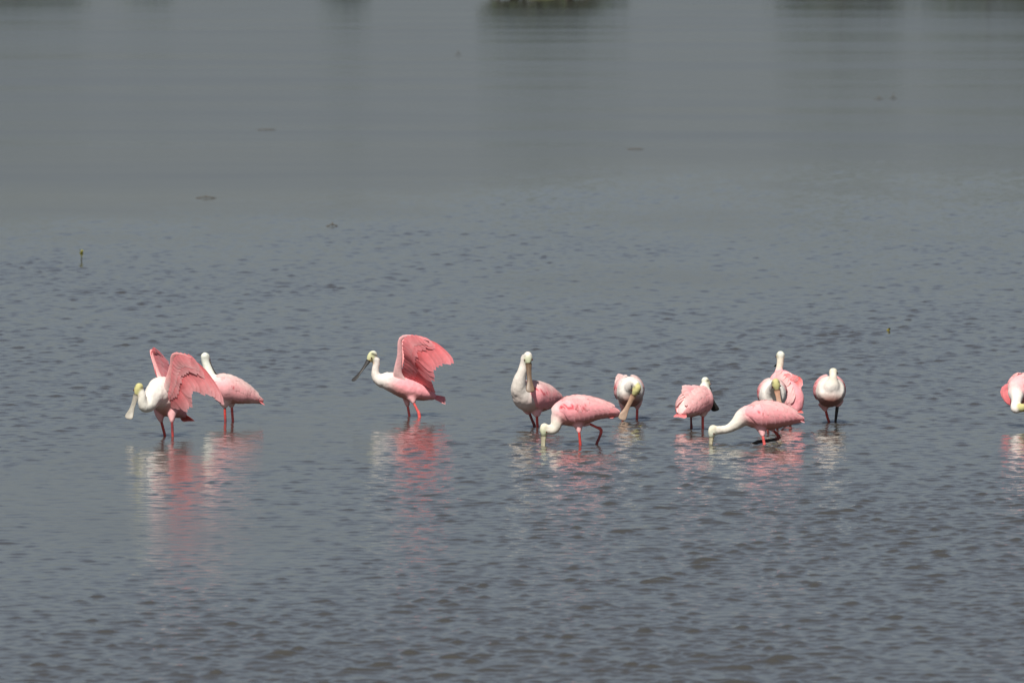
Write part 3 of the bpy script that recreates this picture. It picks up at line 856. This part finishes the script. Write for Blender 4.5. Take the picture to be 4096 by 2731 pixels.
# facing us, head bowed
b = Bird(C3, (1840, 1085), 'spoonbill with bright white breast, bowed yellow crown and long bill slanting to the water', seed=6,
    spine=[(1800, 640, -.34, .012, .012), (1810, 660, -.27, .05, .04), (1825, 690, -.16, .078, .078), (1838, 705, -.05, .080, .090), (1845, 700, .05, .080, .090), (1850, 690, .11, .066, .072), (1856, 680, .135, .035, .04)],
    neck=[(1850, 680, .09, .058), (1872, 610, .15, .040), (1900, 575, .19, .028), (1920, 590, .225, .024), (1928, 620, .24, .024)],
    head=(1924, 652, .245), bill=(1712, 1060, .25), face=0, bill_face=(.15, 1, .3), bill_col=mixc(TAN, SALMON, .4), head_col=BALD, nape_col=SKULL,
    white_front=.35, tail=None, patch=.9, wing_col=mixc(PINK, BLUSH, .3), mantle=WHITE, front_stop=.66, head_from=-2, band=.6, under=DUSK * .7, belly_shade=DUSK * .6,  # shade below the breast painted into the plumage colour
    legs=[dict(thigh=[(1750, 830, -.03, .035), (1742, 900, -.03, .02), (1740, 960, -.03, .010)], shank=[(1740, 965, -.03), (1742, 1010, -.03), (1746, 1080, -.03)], col=CORAL),
          dict(thigh=[(1930, 800, -.03, .045), (1942, 880, -.03, .026), (1940, 950, -.03, .011)], shank=[(1940, 955, -.03), (1938, 1020, -.03), (1936, 1085, -.03)], col=CORAL)])
b.loose_feathers([[(1760, 640, -.10), (1715, 560, -.12), (1682, 470, -.14)], [(1790, 640, -.12), (1745, 560, -.14), (1720, 485, -.16)], [(1740, 680, -.08), (1695, 600, -.10), (1675, 520, -.12)],
    [(1820, 640, -.14), (1780, 570, -.16), (1765, 505, -.18)], [(1860, 640, -.12), (1820, 570, -.14), (1810, 515, -.16)]], (0, 1, .5), base=mixc(BLUSH, WHITE, .3), tip=BLUSH, width=.027)

# seen from behind, bill to the side
b = Bird(C4, (690, 1335), 'pale pink spoonbill seen from behind with ruffled back and dark spoon tip beyond its breast', seed=7,
    spine=[(300, 1020, .14, .012, .012), (370, 960, .12, .045, .036), (480, 870, .08, .074, .066), (610, 780, .03, .082, .080), (730, 735, -.02, .078, .082), (820, 710, -.06, .058, .066), (870, 700, -.08, .035, .04)],
    neck=[(830, 690, -.06, .056), (830, 580, -.08, .042), (822, 490, -.09, .031), (825, 420, -.095, .0265)],
    head=(862, 385, -.105), bill=(1075, 985, -.15), face=0, bill_face=(.3, -1, .35), bill_col=SLATE, head_col=mixc(BALD, SKULL, .3), nape_col=SKULL, neck_col=SKULL,
    white_front=.9, tail=(285, 1060, .16), tail_col=ROSE, patch=.1, head_from=2, band=1.0, mantle=BLUSH, wing_col=mixc(PINK, BLUSH, .25), body_col=BLUSH,
    legs=[dict(thigh=[(560, 960, -.05, .04), (555, 1060, -.05, .02), (548, 1110, -.05, .009)], shank=[(547, 1115, -.05, .006), (550, 1210, -.05, .006), (555, 1310, -.05, .008)], col=MAROON, col2=DARKLEG, **{'from': .6}),
          dict(thigh=[(800, 890, .0, .045), (800, 1000, .01, .027), (788, 1095, .02, .010)], shank=[(788, 1100, .02), (787, 1220, .02), (790, 1340, .02)], col=mixc(RED, CORAL, .6))])
b.loose_feathers([[(640, 620, .05), (500, 520, .06), (352, 425, .06)], [(680, 600, .05), (540, 500, .05), (420, 430, .04)], [(640, 660, .07), (480, 580, .08), (340, 500, .08)],
    [(720, 600, .03), (620, 500, .03), (520, 455, .03)], [(620, 700, .09), (500, 620, .10), (390, 570, .10)], [(760, 590, .02), (680, 510, .02), (600, 465, .02)]], (-.2, 1, .6), base=PINK, tip=BLUSH, width=.024)

# behind the front-facing one: neck stretched up, wing drooping
b = Bird(C5, (1340, 1120), 'spoonbill with neck stretched straight up and a loose deep pink wing, behind a front-facing bird', seed=8,
    spine=[(1490, 930, .15, .012, .012), (1470, 880, .13, .045, .036), (1430, 770, .09, .072, .066), (1370, 650, .03, .080, .080), (1300, 540, -.04, .080, .080), (1255, 460, -.09, .060, .064), (1240, 420, -.11, .04, .04)],
    neck=[(1270, 500, -.07, .056), (1245, 420, -.10, .036), (1245, 330, -.115, .0235), (1258, 240, -.12, .0215), (1265, 170, -.125, .023)],
    head=(1262, 135, -.135), bill=(1225, 300, -.27), face=0, bill_face=(-.2, -.5, .6), bill_col=SLATE, head_col=BALD, head_from=3, nape_col=SKULL, neck_col=CREAM,
    white_front=.92, tail=(1480, 940, .16), tail_col=CORAL, patch=.2, wing_col=mixc(PINK, BLUSH, .15), body_col=PINK, folded=('left',),
    legs=[dict(thigh=[(1330, 760, -.04, .045), (1310, 860, -.04, .026), (1300, 920, -.04, .010)], shank=[(1300, 925, -.04), (1295, 1020, -.04), (1290, 1120, -.04)]),
          dict(thigh=[(1420, 780, .0, .045), (1410, 870, .0, .026), (1405, 925, .0, .010)], shank=[(1405, 930, .0), (1402, 1020, .0), (1400, 1120, .0)])])
b.open_wing(arm=[(1220, 430, -.02), (1290, 390, .02), (1390, 395, .05), (1470, 450, .06)],
    roots=[(1460, 430, .06), (1380, 400, .05), (1330, 410, .05), (1310, 440, .05), (1330, 480, .06), (1350, 540, .07), (1370, 600, .08)],
    tips=[(1562, 548, .07), (1545, 580, .08), (1535, 640, .09), (1545, 730, .10), (1520, 830, .11), (1470, 890, .12), (1410, 880, .13)],
    n=15, toward=(.25, 1, .25), base=CORAL, tip=mixc(PINK, BLUSH, .35), width=.021, edge_col=mixc(PINK, BLUSH, .5), cover=(.40, .25))

# facing us between the others, bill straight down
b = Bird(C5, (1140, 1205), 'white-breasted spoonbill facing forward, yellow crown bowed and salmon bill hanging straight down', seed=9,
    spine=[(1150, 640, -.33, .012, .012), (1148, 655, -.26, .05, .04), (1143, 680, -.15, .076, .076), (1140, 700, -.04, .078, .088), (1138, 700, .05, .080, .090), (1138, 690, .11, .066, .070), (1140, 680, .135, .035, .04)],
    neck=[(1140, 690, .09, .056), (1150, 600, .14, .040), (1158, 545, .19, .029), (1165, 500, .225, .024), (1170, 490, .245, .024)],
    head=(1176, 512, .25), bill=(1246, 915, .30), face=0, bill_face=(0, 1, .25), bill_col=SALMON, head_col=BALD, nape_col=SKULL,
    white_front=.35, patch=.9, wing_col=mixc(PINK, ROSE, .2), mantle=WHITE, front_stop=.66, head_from=-2, band=.8, gape=.3, belly_shade=DUSK,
    legs=[dict(thigh=[(1080, 850, -.03, .045), (1078, 930, -.03, .024), (1076, 990, -.03, .010)], shank=[(1076, 995, -.03), (1074, 1090, -.03), (1072, 1200, -.03)]),
          dict(thigh=[(1200, 850, -.03, .045), (1205, 930, -.03, .024), (1208, 990, -.03, .010)], shank=[(1208, 995, -.03), (1210, 1090, -.03), (1212, 1200, -.03)])])

# feeding with outstretched neck
b = Bird(C5, (1010, 1415), 'spoonbill feeding with long white neck stretched forward, dark foot trailing', seed=10,
    spine=[(1605, 1066, 0, .016, .016), (1520, 1045, 0, .042, .028), (1390, 1020, 0, .070, .050), (1230, 1005, 0, .086, .072), (1060, 1000, 0, .090, .080), (890, 1000, 0, .082, .074), (760, 1005, 0, .062, .060), (680, 1040, 0, .042, .046)],
    neck=[(800, 1000, 0, .062), (690, 1040, 0, .050), (600, 1120, .01, .036), (510, 1180, .015, .0275), (420, 1205, .02, .0245), (330, 1212, .025, .026)],
    head=(258, 1222, .03), bill=(185, 1590, .05), face=0, bill_face=(-.75, .6, .2), bill_col=mixc(PALEBALD, TAN, .5), head_col=mixc(SKULL, PALEBALD, .4), nape_col=CREAM, neck_col=mixc(WHITE, CREAM, .4),
    white_front=.80, tail=(1600, 1090, 0), tail_col=PINK, patch=.25, open_bill=.05, wing_col=PINK, wing_lo=-38, band=.2,
    legs=[dict(thigh=[(960, 1110, .02, .045), (985, 1220, .035, .026), (998, 1310, .05, .012)], shank=[(999, 1315, .05, .0085), (1008, 1370, .05, .008), (1018, 1420, .05, .009)], col=CORAL),
          dict(thigh=[(1080, 1120, -.05, .045), (1135, 1190, -.05, .022), (1170, 1235, -.05, .010)], shank=[(1172, 1238, -.05), (1210, 1280, -.05, .008), (1240, 1318, -.05, .012), (1210, 1350, -.05, .010), (1080, 1372, -.05, .008), (940, 1388, -.05, .011), (860, 1408, -.05, .006), (740, 1432, -.05, .003)], col=RED, col2=DARKLEG, sink=False, **{'from': .12})])

# facing us, neck upright, head turned away
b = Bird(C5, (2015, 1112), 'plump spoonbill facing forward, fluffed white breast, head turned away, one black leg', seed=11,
    spine=[(1995, 600, -.34, .012, .012), (1990, 615, -.27, .05, .04), (1985, 640, -.16, .084, .080), (1985, 650, -.05, .084, .092), (1988, 640, .05, .088, .090), (1998, 630, .12, .074, .072), (2000, 610, .135, .04, .042)],
    neck=[(1990, 615, .05, .074), (1996, 595, .09, .072), (2008, 545, .115, .052), (2018, 470, .12, .033), (2022, 410, .12, .0235), (2022, 375, .10, .023)],
    head=(2025, 358, .085), bill=(2050, 480, -.08), face=0, bill_face=(.3, -.5, .8), bill_col=HORN, head_col=BALD, head_from=3, nape_col=CREAM, neck_col=mixc(WHITE, CREAM, .5),
    white_front=.36, patch=.9, wing_col=mixc(PINK, ROSE, .2), front_stop=.64, under=DUSK * .55, belly_shade=DUSK * .55,  # shaded belly below the white breast is painted in
    legs=[dict(thigh=[(1900, 820, -.03, .042), (1912, 890, -.03, .022), (1928, 945, -.03, .010)], shank=[(1930, 950, -.03), (1950, 1030, -.03), (1975, 1110, -.03, .008)], col=RED, col2=MAROON),
          dict(thigh=[(2090, 790, -.03, .045), (2095, 840, -.03, .026), (2093, 875, -.03, .012)], shank=[(2092, 880, -.03, .010), (2080, 980, -.03, .009), (2066, 1112, -.03, .007)], col=DARKLEG)])

# at the edge of the frame, bending
b = Bird(C6, (900, 1375), 'spoonbill bending its white neck down, yellow head turned back under its pink breast feathers', seed=12,
    spine=[(1260, 640, -.20, .014, .014), (1130, 600, -.16, .05, .04), (970, 560, -.10, .080, .072), (810, 540, -.03, .088, .088), (660, 540, .03, .084, .086), (545, 570, .06, .058, .062), (490, 610, .07, .034, .04)],
    neck=[(560, 590, .06, .050), (580, 690, .12, .040), (560, 800, .155, .030), (520, 900, .175, .026), (535, 965, .185, .0255), (590, 965, .19, .025)],
    head=(680, 925, .195), bill=(1230, 800, .25), face=0, bill_face=(.1, 1, .25), bill_col=HORN, head_col=BALD, head_from=1, nape_col=WHITE,
    white_front=.80, tail=(1310, 670, -.22), patch=.6, wing_col=mixc(PINK, ROSE, .5), front_stop=.90,
    legs=[dict(thigh=[(760, 800, -.03, .05), (790, 950, -.03, .026), (850, 1080, -.03, .011)], shank=[(850, 1085, -.03), (852, 1200, -.03), (856, 1370, -.03)]),
          dict(thigh=[(980, 800, .03, .05), (990, 950, .03, .026), (995, 1080, .03, .011)], shank=[(995, 1085, .03), (998, 1200, .03), (1000, 1370, .03)])])
b.loose_feathers([[(430, 430, -.01), (320, 520, -.02), (340, 720, .0), (470, 900, .02)], [(440, 460, .0), (350, 560, -.01), (390, 760, .01), (480, 880, .02)],
    [(420, 440, -.02), (300, 560, -.03), (320, 680, -.02), (420, 820, .0)]], (-.5, 1, .1), base=mixc(PINK, ROSE, .5), tip=ROSE, width=.022)

# ------------------------------------------------------------------ small plants and flotsam on the water
M_GREEN = tinted('young_leaf', .5, 60, .2)
M_TWIG = tinted('wet_twig', .6, 60, .3)
def seedling(px, py, h):
    g = ground_point(px, py)
    root = bpy.data.objects.new('mangrove_seedling', None); root.location = g; col.objects.link(root)
    tag(root, 'tiny yellow-green seedling standing upright out of the rippled water', 'plant')
    v, f = tube([(0, 0, -.05), (.003, 0, h * .4), (-.002, 0, h * .75)], [.005, .0045, .003])
    mesh_obj('stem', v, f, M_TWIG, root, colors=np.tile((.06, .06, .025), (len(v), 1)))
    for k in range(5):
        a = k * 2.3 + .5
        d = np.array((math.cos(a), math.sin(a) * .8, 0))
        base = np.array((0, 0, h * .45 + .01 * k))
        v, f, tt = blade([base, base + d * .012 + np.array((0, 0, h * .22)), base + d * .020 + np.array((0, 0, h * .42))], .013, d, camber=.2, rows=5)
        mesh_obj('leaf', v, f, M_GREEN, root, colors=np.tile((.26, .25, .04), (len(v), 1)))
seedling(325, 1047, .085)
def leaf(px, py, label, c, size):
    g = ground_point(px, py)
    v, f, tt = blade([(-size, 0, .006), (0, .01, size * .9), (size * .35, 0, size * 1.5), (size * .5, 0, size * 1.6)], size * .55, np.array((.4, -1., .3)), camber=.3, rows=6)
    V2 = [np.array(p) + np.array((0, .004, 0)) for p in v]
    n = len(v)
    o = mesh_obj('floating_leaf', list(v) + V2, f + [tuple(i + n for i in reversed(q)) for q in f], M_GREEN, colors=np.tile(c, (2 * n, 1)))
    o.location = g
    tag(o, label, 'leaf')
leaf(3556, 1326, 'small curled olive-yellow leaf floating alone on the ripples', (.20, .17, .02), .016)
def twig(px, py, length, rise, label, c=(.11, .10, .085)):
    g = ground_point(px, py)
    k = length
    v, f = tube([(-k / 2, .02, -.004), (-k * .25, 0, .006), (0, -.01, .008 + rise * .3), (k * .3, 0, .006), (k / 2, .015, -.004)], [.003, .005, .006, .005, .003])
    V, F = list(v), list(f)
    v, f = tube([(k * .02, 0, .006), (k * .04, 0, rise * .6), (k * .03, .01, rise)], [.006, .005, .003])
    o_ = len(V); V += v; F += [tuple(i + o_ for i in q) for q in f]
    o = mesh_obj('drifting_twig', V, F, M_TWIG, colors=np.tile(c, (len(V), 1)))
    o.location = g
    tag(o, label, 'twig')
twig(822, 793, .24, .03, 'thin dark twig floating low where the ripples begin, a stub rising from it')
twig(1064, 521, .30, .012, 'long faint twig drifting alone on the calm far water')
twig(2540, 598, .24, .012, 'short faint twig drifting on the calm water beyond the birds')
twig(3515, 398, .16, .06, 'twin-stubbed twig poking up from the calm far water')
twig(3572, 396, .14, .10, 'upright dark stub poking up beside another in the calm far water')
twig(1328, 905, .13, .045, 'dark stub of drifting wood at the edge of the breeze-rippled water')
twig(1832, 222, .16, .12, 'small dark snag standing in the far calm water near the shore')
